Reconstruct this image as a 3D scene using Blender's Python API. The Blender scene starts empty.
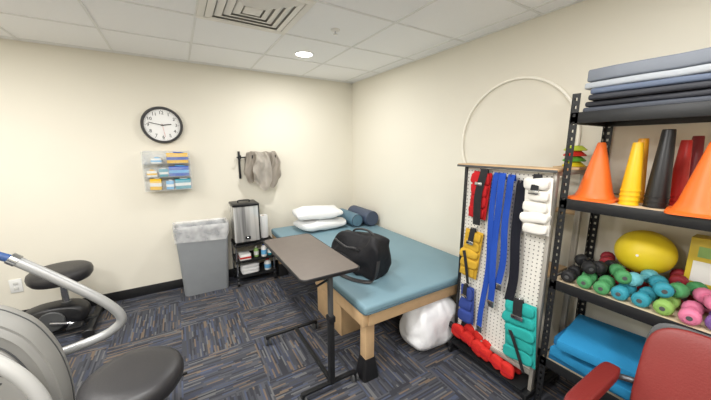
import bpy, bmesh, math, random
from mathutils import Vector, Matrix, noise
random.seed(7)
S = bpy.context.scene
C = S.collection
PI = math.pi
R = math.radians
try:
    S.view_settings.view_transform = 'Standard'
except Exception:
    pass

# ------------------------------------------------------------------ materials
def lin(c):
    out = []
    for x in c[:3]:
        x = x / 255.0
        out.append(x / 12.92 if x <= 0.04045 else ((x + 0.055) / 1.055) ** 2.4)
    return (out[0], out[1], out[2], 1.0)

def mat(name, col, rough=0.5, metal=0.0, var=0.08, scale=9.0, bump=0.0, bscale=120.0, spec=0.5, coat=0.0):
    m = bpy.data.materials.new(name); m.use_nodes = True
    nt = m.node_tree; N = nt.nodes; L = nt.links
    b = N['Principled BSDF']
    b.inputs['Roughness'].default_value = rough
    b.inputs['Metallic'].default_value = metal
    b.inputs['Specular IOR Level'].default_value = spec
    b.inputs['Coat Weight'].default_value = coat
    tc = N.new('ShaderNodeTexCoord')
    n1 = N.new('ShaderNodeTexNoise'); n1.inputs['Scale'].default_value = scale; n1.inputs['Detail'].default_value = 4
    L.new(tc.outputs['Object'], n1.inputs['Vector'])
    mx = N.new('ShaderNodeMix'); mx.data_type = 'RGBA'
    c = lin(col)
    mx.inputs['A'].default_value = tuple(max(0, x * (1 - var)) for x in c[:3]) + (1,)
    mx.inputs['B'].default_value = tuple(min(1, x * (1 + var)) for x in c[:3]) + (1,)
    L.new(n1.outputs['Fac'], mx.inputs['Factor'])
    L.new(mx.outputs['Result'], b.inputs['Base Color'])
    if bump > 0:
        n2 = N.new('ShaderNodeTexNoise'); n2.inputs['Scale'].default_value = bscale; n2.inputs['Detail'].default_value = 3
        L.new(tc.outputs['Object'], n2.inputs['Vector'])
        bp = N.new('ShaderNodeBump'); bp.inputs['Strength'].default_value = bump; bp.inputs['Distance'].default_value = 0.01
        L.new(n2.outputs['Fac'], bp.inputs['Height']); L.new(bp.outputs['Normal'], b.inputs['Normal'])
    return m

def mat_clear(name, col, alpha, rough=.15):
    m = bpy.data.materials.new(name); m.use_nodes = True
    nt = m.node_tree; N = nt.nodes; L = nt.links
    b = N['Principled BSDF']
    tc = N.new('ShaderNodeTexCoord'); n1 = N.new('ShaderNodeTexNoise'); n1.inputs['Scale'].default_value = 9
    L.new(tc.outputs['Object'], n1.inputs['Vector'])
    mr = N.new('ShaderNodeMapRange'); mr.inputs['From Min'].default_value = .3; mr.inputs['From Max'].default_value = .7
    mr.inputs['To Min'].default_value = alpha * 0.4; mr.inputs['To Max'].default_value = min(1, alpha * 1.6)
    L.new(n1.outputs['Fac'], mr.inputs['Value']); L.new(mr.outputs['Result'], b.inputs['Alpha'])
    b.inputs['Base Color'].default_value = lin(col); b.inputs['Roughness'].default_value = rough
    return m

def mat_emit(name, col, s):
    m = bpy.data.materials.new(name); m.use_nodes = True
    b = m.node_tree.nodes['Principled BSDF']
    b.inputs['Base Color'].default_value = lin(col)
    b.inputs['Emission Color'].default_value = lin(col); b.inputs['Emission Strength'].default_value = s
    return m

def steel_mat():
    m = bpy.data.materials.new('polished_steel'); m.use_nodes = True
    nt = m.node_tree; N = nt.nodes; L = nt.links
    b = N['Principled BSDF']; b.inputs['Roughness'].default_value = .2; b.inputs['Metallic'].default_value = .35
    tc = N.new('ShaderNodeTexCoord'); mp = N.new('ShaderNodeMapping'); mp.inputs['Scale'].default_value = (9, 9, .4)
    L.new(tc.outputs['Object'], mp.inputs['Vector'])
    n = N.new('ShaderNodeTexNoise'); n.inputs['Scale'].default_value = 2.2; n.inputs['Detail'].default_value = 2
    L.new(mp.outputs['Vector'], n.inputs['Vector'])
    r = N.new('ShaderNodeValToRGB'); r.color_ramp.elements[0].position = .35; r.color_ramp.elements[0].color = lin((150, 150, 150))  # light and dark vertical bands put highlights into the base colour
    r.color_ramp.elements[1].position = .65; r.color_ramp.elements[1].color = lin((238, 238, 236))
    L.new(n.outputs['Fac'], r.inputs['Fac']); L.new(r.outputs['Color'], b.inputs['Base Color'])
    return m

def carpet():
    m = bpy.data.materials.new('carpet_tiles'); m.use_nodes = True
    nt = m.node_tree; N = nt.nodes; L = nt.links
    b = N['Principled BSDF']; b.inputs['Roughness'].default_value = 0.95; b.inputs['Specular IOR Level'].default_value = 0.1
    tc = N.new('ShaderNodeTexCoord'); sp = N.new('ShaderNodeSeparateXYZ'); L.new(tc.outputs['Object'], sp.inputs[0])
    def M(op, a, bb=None):
        n = N.new('ShaderNodeMath'); n.operation = op
        for i, x in enumerate((a, bb)):
            if x is None: continue
            if isinstance(x, (int, float)): n.inputs[i].default_value = x
            else: L.new(x, n.inputs[i])
        return n.outputs[0]
    X = M('ADD', sp.outputs['X'], 20.1); Y = M('ADD', sp.outputs['Y'], 20.2)
    T = 2.0
    ck = M('MODULO', M('ADD', M('FLOOR', M('MULTIPLY', X, T)), M('FLOOR', M('MULTIPLY', Y, T))), 2.0)
    a = N.new('ShaderNodeCombineXYZ'); L.new(X, a.inputs[0]); L.new(Y, a.inputs[1])
    c = N.new('ShaderNodeCombineXYZ'); L.new(Y, c.inputs[0]); L.new(X, c.inputs[1])
    mv = N.new('ShaderNodeMix'); mv.data_type = 'VECTOR'
    L.new(ck, mv.inputs['Factor']); L.new(a.outputs[0], mv.inputs['A']); L.new(c.outputs[0], mv.inputs['B'])
    s2 = N.new('ShaderNodeSeparateXYZ'); L.new(mv.outputs['Result'], s2.inputs[0])
    row = M('FLOOR', M('MULTIPLY', s2.outputs['Y'], 92.0))
    w1 = N.new('ShaderNodeTexWhiteNoise'); w1.noise_dimensions = '1D'; L.new(row, w1.inputs['W'])
    colx = M('FLOOR', M('ADD', M('MULTIPLY', s2.outputs['X'], M('ADD', M('MULTIPLY', w1.outputs['Value'], 8.0), 4.0)), M('MULTIPLY', w1.outputs['Value'], 9.0)))
    cv = N.new('ShaderNodeCombineXYZ'); L.new(colx, cv.inputs[0]); L.new(row, cv.inputs[1]); L.new(ck, cv.inputs[2])
    w2 = N.new('ShaderNodeTexWhiteNoise'); w2.noise_dimensions = '3D'; L.new(cv.outputs[0], w2.inputs['Vector'])
    rp = N.new('ShaderNodeValToRGB'); rp.color_ramp.interpolation = 'CONSTANT'
    cols = [(0.0, (58, 59, 65)), (0.22, (75, 76, 82)), (0.48, (90, 91, 97)), (0.66, (73, 77, 93)), (0.76, (84, 92, 114)), (0.83, (116, 116, 117)), (0.90, (126, 109, 92))]
    e = rp.color_ramp.elements
    e[0].position = 0; e[0].color = lin(cols[0][1]); e[1].position = cols[1][0]; e[1].color = lin(cols[1][1])
    for p, cc in cols[2:]:
        k = e.new(p); k.color = lin(cc)
    L.new(w2.outputs['Value'], rp.inputs['Fac'])
    nz = N.new('ShaderNodeTexNoise'); nz.inputs['Scale'].default_value = 260; L.new(tc.outputs['Object'], nz.inputs['Vector'])
    mx = N.new('ShaderNodeMix'); mx.data_type = 'RGBA'; mx.blend_type = 'MULTIPLY'; mx.inputs['Factor'].default_value = 0.35
    L.new(rp.outputs['Color'], mx.inputs['A']); L.new(nz.outputs['Fac'], mx.inputs['B'])
    gm = N.new('ShaderNodeMix'); gm.data_type = 'RGBA'; gm.inputs['Factor'].default_value = 0.16
    L.new(mx.outputs['Result'], gm.inputs['A']); gm.inputs['B'].default_value = lin((90, 92, 99))
    L.new(gm.outputs['Result'], b.inputs['Base Color'])
    bp = N.new('ShaderNodeBump'); bp.inputs['Strength'].default_value = 0.4; bp.inputs['Distance'].default_value = 0.004
    L.new(nz.outputs['Fac'], bp.inputs['Height']); L.new(bp.outputs['Normal'], b.inputs['Normal'])
    return m

def pegboard_mat():
    m = bpy.data.materials.new('pegboard_white'); m.use_nodes = True
    nt = m.node_tree; N = nt.nodes; L = nt.links
    b = N['Principled BSDF']; b.inputs['Roughness'].default_value = 0.5
    tc = N.new('ShaderNodeTexCoord')
    vm = N.new('ShaderNodeVectorMath'); vm.operation = 'SCALE'; vm.inputs['Scale'].default_value = 1 / 0.0254; L.new(tc.outputs['Object'], vm.inputs[0])
    fr = N.new('ShaderNodeVectorMath'); fr.operation = 'FRACTION'; L.new(vm.outputs[0], fr.inputs[0])
    sb = N.new('ShaderNodeVectorMath'); sb.operation = 'SUBTRACT'; L.new(fr.outputs[0], sb.inputs[0]); sb.inputs[1].default_value = (.5, .5, .5)
    ml = N.new('ShaderNodeVectorMath'); ml.operation = 'MULTIPLY'; L.new(sb.outputs[0], ml.inputs[0]); ml.inputs[1].default_value = (0, 1, 1)
    ln = N.new('ShaderNodeVectorMath'); ln.operation = 'LENGTH'; L.new(ml.outputs[0], ln.inputs[0])
    lt = N.new('ShaderNodeMath'); lt.operation = 'LESS_THAN'; lt.inputs[1].default_value = 0.15; L.new(ln.outputs['Value'], lt.inputs[0])
    mx = N.new('ShaderNodeMix'); mx.data_type = 'RGBA'; L.new(lt.outputs[0], mx.inputs['Factor'])
    mx.inputs['A'].default_value = lin((226, 223, 215)); mx.inputs['B'].default_value = lin((70, 68, 64))
    L.new(mx.outputs['Result'], b.inputs['Base Color'])
    return m

WALL = mat('wall_cream_paint', (231, 226, 212), rough=.9, var=.012, scale=2, bump=.05, bscale=300, spec=.2)
CEIL = mat('ceiling_tile', (252, 252, 253), rough=.95, var=.03, scale=90, bump=.2, bscale=220)
GRID = mat('ceiling_grid_white', (236, 236, 234), rough=.6, var=.02)
BASEB = mat('black_vinyl', (28, 28, 30), rough=.5)
CARPET = carpet()
BLACKP = mat('black_plastic', (26, 26, 28), rough=.4)
BLACKM = mat('black_painted_metal', (30, 31, 33), rough=.42, metal=.2)
BLACKV = mat('black_vinyl_pad', (44, 43, 45), rough=.42, bump=.12, bscale=200)
BLACKF = mat('black_strap_fabric', (24, 24, 27), rough=.8, bump=.3, bscale=60)
BAGBLK = mat('black_bag_fabric', (24, 24, 28), rough=.62, bump=.35, bscale=30, spec=.3)
WHITEP = mat('white_plastic', (236, 236, 234), rough=.45, var=.02)
WHITEM = mat('white_enamel', (236, 235, 231), rough=.5, var=.02)
DARK = mat('vent_shadow_grey', (176, 173, 166), rough=.9)
VENTM = mat('vent_enamel', (240, 237, 230), rough=.5, var=.03)
CHROME = mat('chrome', (200, 202, 205), rough=.18, metal=1, var=.02)
STEEL = steel_mat()
SILVER = mat('silver_paint', (172, 173, 173), rough=.35, metal=.4, var=.03)
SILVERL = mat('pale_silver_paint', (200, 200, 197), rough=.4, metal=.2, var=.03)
SHROUD = mat('grey_shroud_plastic', (140, 139, 135), rough=.5, var=.04)
SHROUDL = mat('light_shroud_plastic', (156, 155, 151), rough=.5, var=.04)
SHROUD2 = mat('dark_grey_plastic', (74, 75, 76), rough=.5)
BLUETIP = mat('blue_grip_rubber', (42, 72, 122), rough=.5)
TEALV = mat('grey_blue_vinyl', (115, 146, 159), rough=.5, var=.05, scale=5, bump=.05, bscale=160)
TEALB = mat('teal_bolster_vinyl', (88, 120, 138), rough=.5)
NAVYB = mat('grey_blue_bolster_vinyl', (66, 78, 100), rough=.5)
WOOD = mat('maple_wood', (200, 168, 128), rough=.5, var=.16, scale=14)
LAMWOOD = mat('grey_brown_laminate', (98, 89, 83), rough=.42, var=.1, scale=22)
PILLOW = mat('white_pillow_cotton', (232, 232, 232), rough=.9, var=.03, bump=.2, bscale=30)
PLAST = mat('white_bag_film', (240, 241, 244), rough=.32, var=.02, bump=.4, bscale=22)
BINGREY = mat('grey_bin_plastic', (142, 146, 150), rough=.5)
LINER = mat_clear('bin_liner_film', (252, 252, 253), .34, .25)
CLEAR = mat_clear('clear_acrylic', (236, 240, 243), .22)
CLEARF = mat_clear('clear_acrylic_front', (240, 244, 247), .10)
TERRY1 = mat('grey_beige_terry', (200, 191, 180), rough=.95, bump=.5, bscale=140)
TERRY2 = mat('pale_beige_terry', (220, 213, 203), rough=.95, bump=.5, bscale=140)
YELLOW = mat('yellow_ball_vinyl', (228, 202, 38), rough=.5)
YCONE = mat('yellow_cone_plastic', (232, 184, 28), rough=.4)
YCONE2 = mat('amber_cone_plastic', (234, 164, 26), rough=.4)
ORANGE = mat('orange_cone_plastic', (232, 108, 36), rough=.45)
CYAN = mat('medium_blue_foam', (28, 128, 178), rough=.85, bump=.2, bscale=120)
CYAN2 = mat('deep_blue_foam', (22, 108, 158), rough=.85, bump=.2, bscale=120)
REDV = mat('dull_red_vinyl', (124, 38, 34), rough=.45, bump=.08, bscale=140)
REDV2 = mat('darker_red_vinyl', (112, 32, 30), rough=.45, bump=.08, bscale=140)
BOARD = mat('particle_board', (206, 188, 158), rough=.7, var=.15, scale=60)
PEG = pegboard_mat()
ALU = mat('pale_rack_metal', (176, 172, 164), rough=.4, metal=.3)
HOOP = mat('pale_hoop_plastic', (248, 243, 231), rough=.6, spec=.2)
FACE = mat('clock_face_white', (240, 240, 239), rough=.5, var=.01)
INK = mat('black_ink', (18, 18, 18), rough=.6)
LENS = mat_emit('downlight_lens', (255, 252, 246), 9.0)

# ------------------------------------------------------------------ mesh helpers
def B(): return bmesh.new()
def merge(bm, tmp, M=None):
    if M is not None: bmesh.ops.transform(tmp, matrix=M, verts=tmp.verts)
    me = bpy.data.meshes.new('tmp'); tmp.to_mesh(me); bm.from_mesh(me); bpy.data.meshes.remove(me); tmp.free()
def TR(loc=(0, 0, 0), rx=0, ry=0, rz=0):
    return Matrix.Translation(Vector(loc)) @ Matrix.Rotation(rz, 4, 'Z') @ Matrix.Rotation(ry, 4, 'Y') @ Matrix.Rotation(rx, 4, 'X')
def box(bm, c, s, bev=0.0, seg=2, rx=0, ry=0, rz=0):
    t = bmesh.new(); bmesh.ops.create_cube(t, size=1.0)
    bmesh.ops.scale(t, vec=Vector(s), verts=t.verts)
    if bev > 0: bmesh.ops.bevel(t, geom=t.edges[:], offset=bev, segments=seg, profile=.5, affect='EDGES')
    merge(bm, t, TR(c, rx, ry, rz)); return bm
def box2(bm, x0, x1, y0, y1, z0, z1, bev=0.0, seg=2):
    return box(bm, ((x0+x1)/2, (y0+y1)/2, (z0+z1)/2), (abs(x1-x0), abs(y1-y0), abs(z1-z0)), bev, seg)
def align(p1, p2):
    d = Vector(p2) - Vector(p1)
    return Matrix.Translation(Vector(p1)) @ d.to_track_quat('Z', 'Y').to_matrix().to_4x4(), d.length
def lathe(bm, prof, seg=32, M=None, closed=False):
    t = bmesh.new(); rings = []
    for r, z in prof:
        if r < 1e-6: rings.append([t.verts.new((0, 0, z))])
        else: rings.append([t.verts.new((r*math.cos(2*PI*k/seg), r*math.sin(2*PI*k/seg), z)) for k in range(seg)])
    n = len(rings)
    for i in range(n if closed else n-1):
        a, b = rings[i], rings[(i+1) % n]
        for k in range(seg):
            k2 = (k+1) % seg
            if len(a) == 1 and len(b) == 1: continue
            if len(a) == 1: t.faces.new((a[0], b[k], b[k2]))
            elif len(b) == 1: t.faces.new((a[k], a[k2], b[0]))
            else: t.faces.new((a[k], a[k2], b[k2], b[k]))
    if not closed:
        if len(rings[0]) > 1: t.faces.new(rings[0][::-1])
        if len(rings[-1]) > 1: t.faces.new(rings[-1])
    merge(bm, t, M); return bm
def cyl(bm, p1, p2, r1, r2=None, seg=20, bev=0.0):
    if r2 is None: r2 = r1
    M, l = align(p1, p2)
    if bev > 0: pr = [(r1-bev, 0), (r1, bev), (r2, l-bev), (r2-bev, l)]
    else: pr = [(r1, 0), (r2, l)]
    return lathe(bm, pr, seg, M)
def spline(pts, n=8, closed=False):
    P = [Vector(p) for p in pts]; out = []
    m = len(P)
    for i in range(m if closed else m-1):
        p0 = P[(i-1) % m] if closed or i > 0 else P[0]*2-P[1]
        p1 = P[i]; p2 = P[(i+1) % m]
        p3 = P[(i+2) % m] if closed or i+2 < m else P[-1]*2-P[-2]
        for k in range(n):
            t = k/n
            out.append(.5*((2*p1)+(p2-p0)*t+(2*p0-5*p1+4*p2-p3)*t*t+(3*p1-p0-3*p2+p3)*t**3))
    if not closed: out.append(P[-1])
    return out
def tube(bm, pts, r, seg=12, closed=False):
    P = [Vector(p) for p in pts]; n = len(P); t = bmesh.new(); rings = []
    up = None
    for i in range(n):
        if closed: tan = P[(i+1) % n]-P[i-1]
        else: tan = P[min(i+1, n-1)]-P[max(i-1, 0)]
        tan.normalize()
        if up is None:
            up = Vector((0, 0, 1)) if abs(tan.z) < .9 else Vector((1, 0, 0))
        up = (up-tan*up.dot(tan)).normalized(); sd = tan.cross(up)
        rr = r[i] if isinstance(r, (list, tuple)) else r
        rings.append([t.verts.new(P[i]+(up*math.cos(2*PI*k/seg)+sd*math.sin(2*PI*k/seg))*rr) for k in range(seg)])
    for i in range(n if closed else n-1):
        a, b = rings[i], rings[(i+1) % n]
        for k in range(seg): t.faces.new((a[k], a[(k+1) % seg], b[(k+1) % seg], b[k]))
    if not closed:
        t.faces.new(rings[0][::-1]); t.faces.new(rings[-1])
    merge(bm, t); return bm
def ribbon(bm, pts, wdir, w, th, closed=False):
    P = [Vector(p) for p in pts]; n = len(P); W = Vector(wdir).normalized(); t = bmesh.new(); rings = []
    for i in range(n):
        tan = (P[(i+1) % n]-P[i-1]) if closed else (P[min(i+1, n-1)]-P[max(i-1, 0)])
        tan.normalize(); wd = (W-tan*W.dot(tan)).normalized(); nn = tan.cross(wd)
        rings.append([t.verts.new(P[i]+wd*a*w/2+nn*b*th/2) for a, b in ((-1, -.6), (-.8, -1), (.8, -1), (1, -.6), (1, .6), (.8, 1), (-.8, 1), (-1, .6))])
    for i in range(n if closed else n-1):
        a, b = rings[i], rings[(i+1) % n]
        for k in range(8): t.faces.new((a[k], a[(k+1) % 8], b[(k+1) % 8], b[k]))
    if not closed:
        t.faces.new(rings[0][::-1]); t.faces.new(rings[-1])
    merge(bm, t); return bm
def sp(v, e): return math.copysign(abs(v)**e, v)
def superq(bm, c, s, e1=.5, e2=.5, nu=32, nv=16, nz=0.0, ns=5.0, M=None, seed=0, fn=None):
    t = bmesh.new(); rings = []; off = Vector((seed*3.1, seed*1.7, seed*.9))
    for j in range(nv+1):
        v = -PI/2+PI*j/nv; ring = []
        m = 1 if j in (0, nv) else nu
        for k in range(m):
            u = 2*PI*k/nu
            cv = 0 if m == 1 else math.cos(v)
            p = Vector((s[0]*sp(cv, e1)*sp(math.cos(u), e2), s[1]*sp(cv, e1)*sp(math.sin(u), e2), s[2]*sp(math.sin(v), e1)))
            if fn: p = fn(p)
            if nz: p = p+noise.noise_vector(p*ns+off)*nz
            ring.append(t.verts.new(p+Vector(c)))
        rings.append(ring)
    for j in range(nv):
        a, b = rings[j], rings[j+1]
        for k in range(nu):
            k2 = (k+1) % nu
            if len(a) == 1: t.faces.new((a[0], b[k], b[k2]))
            elif len(b) == 1: t.faces.new((a[k], a[k2], b[0]))
            else: t.faces.new((a[k], a[k2], b[k2], b[k]))
    merge(bm, t, M); return bm
def flatten(bm, z0):
    for v_ in bm.verts:
        if v_.co.z < z0: v_.co.z = z0
    return bm
def rring(w, d, r, z, n=5, cx=0, cy=0):
    out = []
    for (sx, sy, a0) in ((1, 1, 0), (-1, 1, 90), (-1, -1, 180), (1, -1, 270)):
        for k in range(n+1):
            a = R(a0+90*k/n)
            out.append(Vector((cx+sx*(w/2-r)+r*math.cos(a), cy+sy*(d/2-r)+r*math.sin(a), z)))
    return out
def loft(bm, rings, capb=True, capt=True, M=None):
    t = bmesh.new(); V = [[t.verts.new(p) for p in r] for r in rings]
    for i in range(len(V)-1):
        a, b = V[i], V[i+1]; n = len(a)
        for k in range(n): t.faces.new((a[k], a[(k+1) % n], b[(k+1) % n], b[k]))
    if capb: t.faces.new(V[0][::-1])
    if capt: t.faces.new(V[-1])
    merge(bm, t, M); return bm
def text_into(bm, s, size, M):
    cu = bpy.data.curves.new('txt', 'FONT'); cu.body = s; cu.size = size; cu.align_x = 'CENTER'; cu.align_y = 'CENTER'; cu.extrude = .0008
    o = bpy.data.objects.new('txt', cu); C.objects.link(o); bpy.context.view_layer.update()
    me = bpy.data.meshes.new_from_object(o.evaluated_get(bpy.context.evaluated_depsgraph_get()))
    t = bmesh.new(); t.from_mesh(me); merge(bm, t, M)
    bpy.data.objects.remove(o); bpy.data.curves.remove(cu); bpy.data.meshes.remove(me)
def obj(name, bm, m, parent=None, loc=None, angle=38):
    bmesh.ops.recalc_face_normals(bm, faces=bm.faces[:])
    for f in bm.faces: f.smooth = True
    lim = R(angle)
    for e in bm.edges:
        if len(e.link_faces) == 2 and e.calc_face_angle(0) > lim: e.smooth = False
    me = bpy.data.meshes.new(name); bm.to_mesh(me); bm.free(); me.materials.append(m)
    o = bpy.data.objects.new(name, me); C.objects.link(o)
    if parent is not None: o.parent = parent
    if loc is not None: o.location = loc
    return o
def thing(name, label, cat, loc=(0, 0, 0), rotz=0, group=None):
    o = bpy.data.objects.new(name, None); C.objects.link(o); o.empty_display_size = .1
    o.location = loc; o.rotation_euler = (0, 0, rotz); o['label'] = label; o['category'] = cat
    if group: o['group'] = group
    return o
def tag(o, label, cat, group=None):
    o['label'] = label; o['category'] = cat
    if group: o['group'] = group
    return o
def struct(name, bm, m, parent=None):
    o = obj(name, bm, m, parent)
    if parent is None: o['kind'] = 'structure'
    return o
def recolor(o, m):
    if o.type == 'MESH' and o.material_slots:
        o.material_slots[0].link = 'OBJECT'; o.material_slots[0].material = m
def dup(root, loc, rot=(0, 0, 0), label=None, group=None, m=None, names=None):
    r = root.copy(); C.objects.link(r); r.location = loc; r.rotation_euler = rot
    if label: r['label'] = label
    if group: r['group'] = group
    if m and r.type == 'MESH': recolor(r, m)
    for ch in list(root.children):
        c = ch.copy(); C.objects.link(c); c.parent = r
        if m and (names is None or ch.name.split('.')[0] in names): recolor(c, m)
        for g in list(ch.children):
            d = g.copy(); C.objects.link(d); d.parent = c
    return r

# ------------------------------------------------------------------ room
XL, XR, YF, YB, H = -2.30, 2.18, -2.00, 3.68, 2.44
struct('floor', box2(B(), XL-.1, XR+.1, YF-.1, YB+.1, -.1, 0), CARPET)
ce = struct('ceiling', box2(B(), XL-.1, XR+.1, YF-.1, YB+.1, H, H+.1), CEIL)
g = B(); x = .2
xs = [.2+.61*k for k in range(-5, 5) if XL < .2+.61*k < XR]
ys = [2.4+.61*k for k in range(-8, 4) if YF < 2.4+.61*k < YB]
for x in xs: box2(g, x-.008, x+.008, YF, YB, H-.005, H)
for y in ys: box2(g, XL, XR, y-.008, y+.008, H-.0052, H)
box2(g, XL, XR, YB-.02, YB, H-.0054, H); box2(g, XR-.02, XR, YF, YB, H-.0054, H)
struct('ceiling_grid', g, GRID, ce)
struct('wall_back', box2(B(), XL-.1, XR+.1, YB, YB+.1, 0, H), WALL)
struct('wall_right', box2(B(), XR, XR+.1, YF, YB, 0, H), WALL)
struct('wall_left', box2(B(), XL-.1, XL, YF, YB, 0, H), WALL)
struct('wall_front', box2(B(), XL-.1, XR+.1, YF-.1, YF, 0, H), WALL)
struct('baseboard_back', box2(B(), XL, XR, YB-.012, YB, 0, .1, .003), BASEB)
struct('baseboard_right', box2(B(), XR-.012, XR, YF, YB-.012, 0, .1, .003), BASEB)
struct('baseboard_left', box2(B(), XL, XL+.012, YF, YB-.012, 0, .1, .003), BASEB)
struct('baseboard_front', box2(B(), XL+.012, XR-.012, YF, YF+.012, 0, .1, .003), BASEB)

# ------------------------------------------------------------------ ceiling fittings
v = thing('ceiling_vent', 'square beige louvred air vent set in the ceiling tiles', 'vent', (.505, 2.095, H))
b = B()
for (x0, x1, y0, y1) in ((-.305, .305, .262, .305), (-.305, .305, -.305, -.262), (-.305, -.262, -.262, .262), (.262, .305, -.262, .262)):
    box2(b, x0, x1, y0, y1, -.014, -.002, .002)
obj('vent_frame', b, VENTM, v)
obj('backing', box2(B(), -.262, .262, -.262, .262, -.008, -.002), DARK, v)
for k in range(4):
    w = .256-.05*k
    b = B()
    for s in range(4):
        t = bmesh.new()
        i_ = w-.040
        q = [(-w, w, -.010), (w, w, -.010), (i_, i_, -.020), (-i_, i_, -.020)]
        q2 = [(p[0], p[1], p[2]-.003) for p in q]
        va = [t.verts.new(p) for p in q]; vb = [t.verts.new(p) for p in q2]
        t.faces.new(va); t.faces.new(vb[::-1])
        for i in range(4): t.faces.new((va[i], va[(i+1) % 4], vb[(i+1) % 4], vb[i]))
        merge(b, t, Matrix.Rotation(s*PI/2, 4, 'Z'))
    obj('louvre', b, VENTM, v)
obj('center_plate', box2(B(), -.055, .055, -.055, .055, -.020, -.006, .003), VENTM, v)

def downlight(loc, label):
    t = thing('ceiling_light', label, 'light', loc, 0, 'recessed downlights')
    obj('rim_ring', lathe(B(), [(.078, 0), (.086, 0), (.087, -.003), (.085, -.006), (.080, -.007), (.078, -.005)], 36, closed=True), WHITEM, t)
    obj('lens', lathe(B(), [(0, -.008), (.072, -.008), (.0785, -.006), (.0785, -.001), (0, -.001)], 36), LENS, t)
    return t
DL = [(1.13, 2.80), (-.105, .875), (1.115, .265), (-.105, -.955), (1.30, -.955), (-1.325, .875), (-1.40, 2.3)]  # first is seen; the other downlights are added, out of view, for soft fill
DE = [18, 35, 11, 39, 14, 37, 31]
d0 = downlight((DL[0][0], DL[0][1], H), 'round recessed downlight glowing in the ceiling tile near the corner')
lab2 = ['recessed downlight in the ceiling above the middle of the room', 'recessed downlight in the ceiling by the shelving unit', 'recessed downlight in the ceiling behind the room centre', 'recessed downlight in the ceiling at the rear right', 'recessed downlight in the ceiling above the exercise machine', 'recessed downlight in the ceiling at far left']
for i, (x, y) in enumerate(DL):
    if i: dup(d0, (x, y, H), (0, 0, 0), lab2[i-1])
    la = bpy.data.lights.new('downlight_lamp', 'AREA'); la.shape = 'DISK'; la.size = .14 if i == 0 else .5
    la.energy = DE[i]; la.color = (1.0, .988, .965)
    lo = bpy.data.objects.new('downlight_lamp', la); C.objects.link(lo); lo.location = (x, y, H-.012)
sk = thing('sprinkler_head', 'small round fire sprinkler head on the ceiling', 'sprinkler', (1.115, 2.13, H))
obj('escutcheon', lathe(B(), [(0, 0), (.036, 0), (.034, -.006), (.02, -.012), (0, -.012)], 24), WHITEM, sk)
obj('deflector', lathe(B(), [(0, -.012), (.006, -.012), (.006, -.028), (.016, -.03), (.016, -.033), (0, -.033)], 16), CHROME, sk)

# ------------------------------------------------------------------ back wall: clock
ck = thing('wall_clock', 'round black rimmed clock with white face on the cream wall', 'clock', (-.09, YB-.002, 1.79))
RX = Matrix.Rotation(PI/2, 4, 'X')
obj('rim', lathe(B(), [(.155, 0), (.181, 0), (.183, .026), (.176, .042), (.162, .042), (.157, .03)], 64, RX, closed=True), BLACKP, ck)
obj('face', lathe(B(), [(0, .002), (.16, .002), (.16, .02), (0, .02)], 64, RX), FACE, ck)
for h in range(1, 13):
    b = B(); a = R(30*h); text_into(b, str(h), .044, Matrix.Translation((.121*math.sin(a), -.0215, .121*math.cos(a))) @ RX)
    obj('numeral', b, INK, ck)
b = B()
for k in range(60):
    a = R(6*k); l = .012 if k % 5 == 0 else .006
    box(b, ((.15-l/2)*math.sin(a), -.0208, (.15-l/2)*math.cos(a)), (.003 if k % 5 == 0 else .0014, .001, l), ry=a)
obj('minute_marks', b, INK, ck)
def hand(ang, l, w, y):
    a = R(ang); return box(B(), ((l/2-.015)*math.sin(a), -y, (l/2-.015)*math.cos(a)), (w, .0015, l), ry=a)
obj('hour_hand', hand(83, .095, .009, .024), INK, ck)
obj('minute_hand', hand(282, .135, .006, .027), INK, ck)
obj('second_hand', hand(172, .135, .0022, .0295), mat('red_hand', (190, 40, 36)), ck)
obj('center_pin', cyl(B(), (0, -.02, 0), (0, -.033, 0), .007), INK, ck)

# ------------------------------------------------------------------ acrylic organiser
og = thing('wall_organizer', 'clear acrylic wall organizer holding packages below the clock', 'organizer', (-.085, YB-.002, 1.13))
obj('back_panel', box2(B(), -.205, .205, -.006, 0, 0, .40), CLEAR, og)
for s in (-1, 1): obj('side_panel', box2(B(), s*.205-.003, s*.205+.003, -.135, -.006, 0, .395), CLEAR, og)
for z in (0, .135, .27): obj('tier_shelf', box2(B(), -.202, .202, -.129, -.006, z, z+.004), CLEAR, og)
for z in (0, .135, .27): obj('front_lip', box2(B(), -.202, .202, -.135, -.130, z, z+.10), CLEARF, og)
pk = dict(y=mat('yellow_carton_print', (234, 186, 12)), b=mat('blue_carton', (10, 80, 180)), t=mat('teal_carton', (20, 150, 170)), w=mat('white_carton', (232, 232, 228)), lb=mat('light_blue_carton', (104, 174, 220)), g=mat('pale_green_carton', (150, 190, 110)))
def package(x, z, w, h, d, m, m2, label, rz=0, tilt=0):
    t = thing('package', label, 'package', (-.085+x, YB-.072, 1.13+z), R(rz), 'packages in the wall organizer')
    t.rotation_euler = (0, R(tilt), R(rz))
    obj('carton', box2(B(), -w/2, w/2, -d/2, d/2, 0, h, .002), m, t)
    obj('printed_band', box2(B(), -w/2-.0008, w/2+.0008, -d/2-.0008, d/2+.0008, h*.32, h*.62), m2, t)
    obj('opening_flap', box(B(), (w*.06, 0, h+.006), (w*.5, d*.4, .012), .004, 2, ry=R(6)), m2, t)
package(.095, .2765, .19, .10, .085, pk['y'], pk['b'], 'yellow and blue package on the top tier of the organizer', 2)
package(-.085, .2765, .09, .05, .08, pk['w'], pk['lb'], 'low white package on the top tier of the organizer', -8)
package(.10, .142, .18, .10, .085, pk['b'], pk['lb'], 'blue package on the middle tier of the organizer', -3)
package(-.04, .142, .075, .075, .08, pk['t'], pk['w'], 'teal and white package on the middle tier of the organizer', 5)
package(-.14, .142, .08, .06, .07, pk['w'], pk['y'], 'white and yellow package at left of the middle organizer tier', 9)
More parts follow.
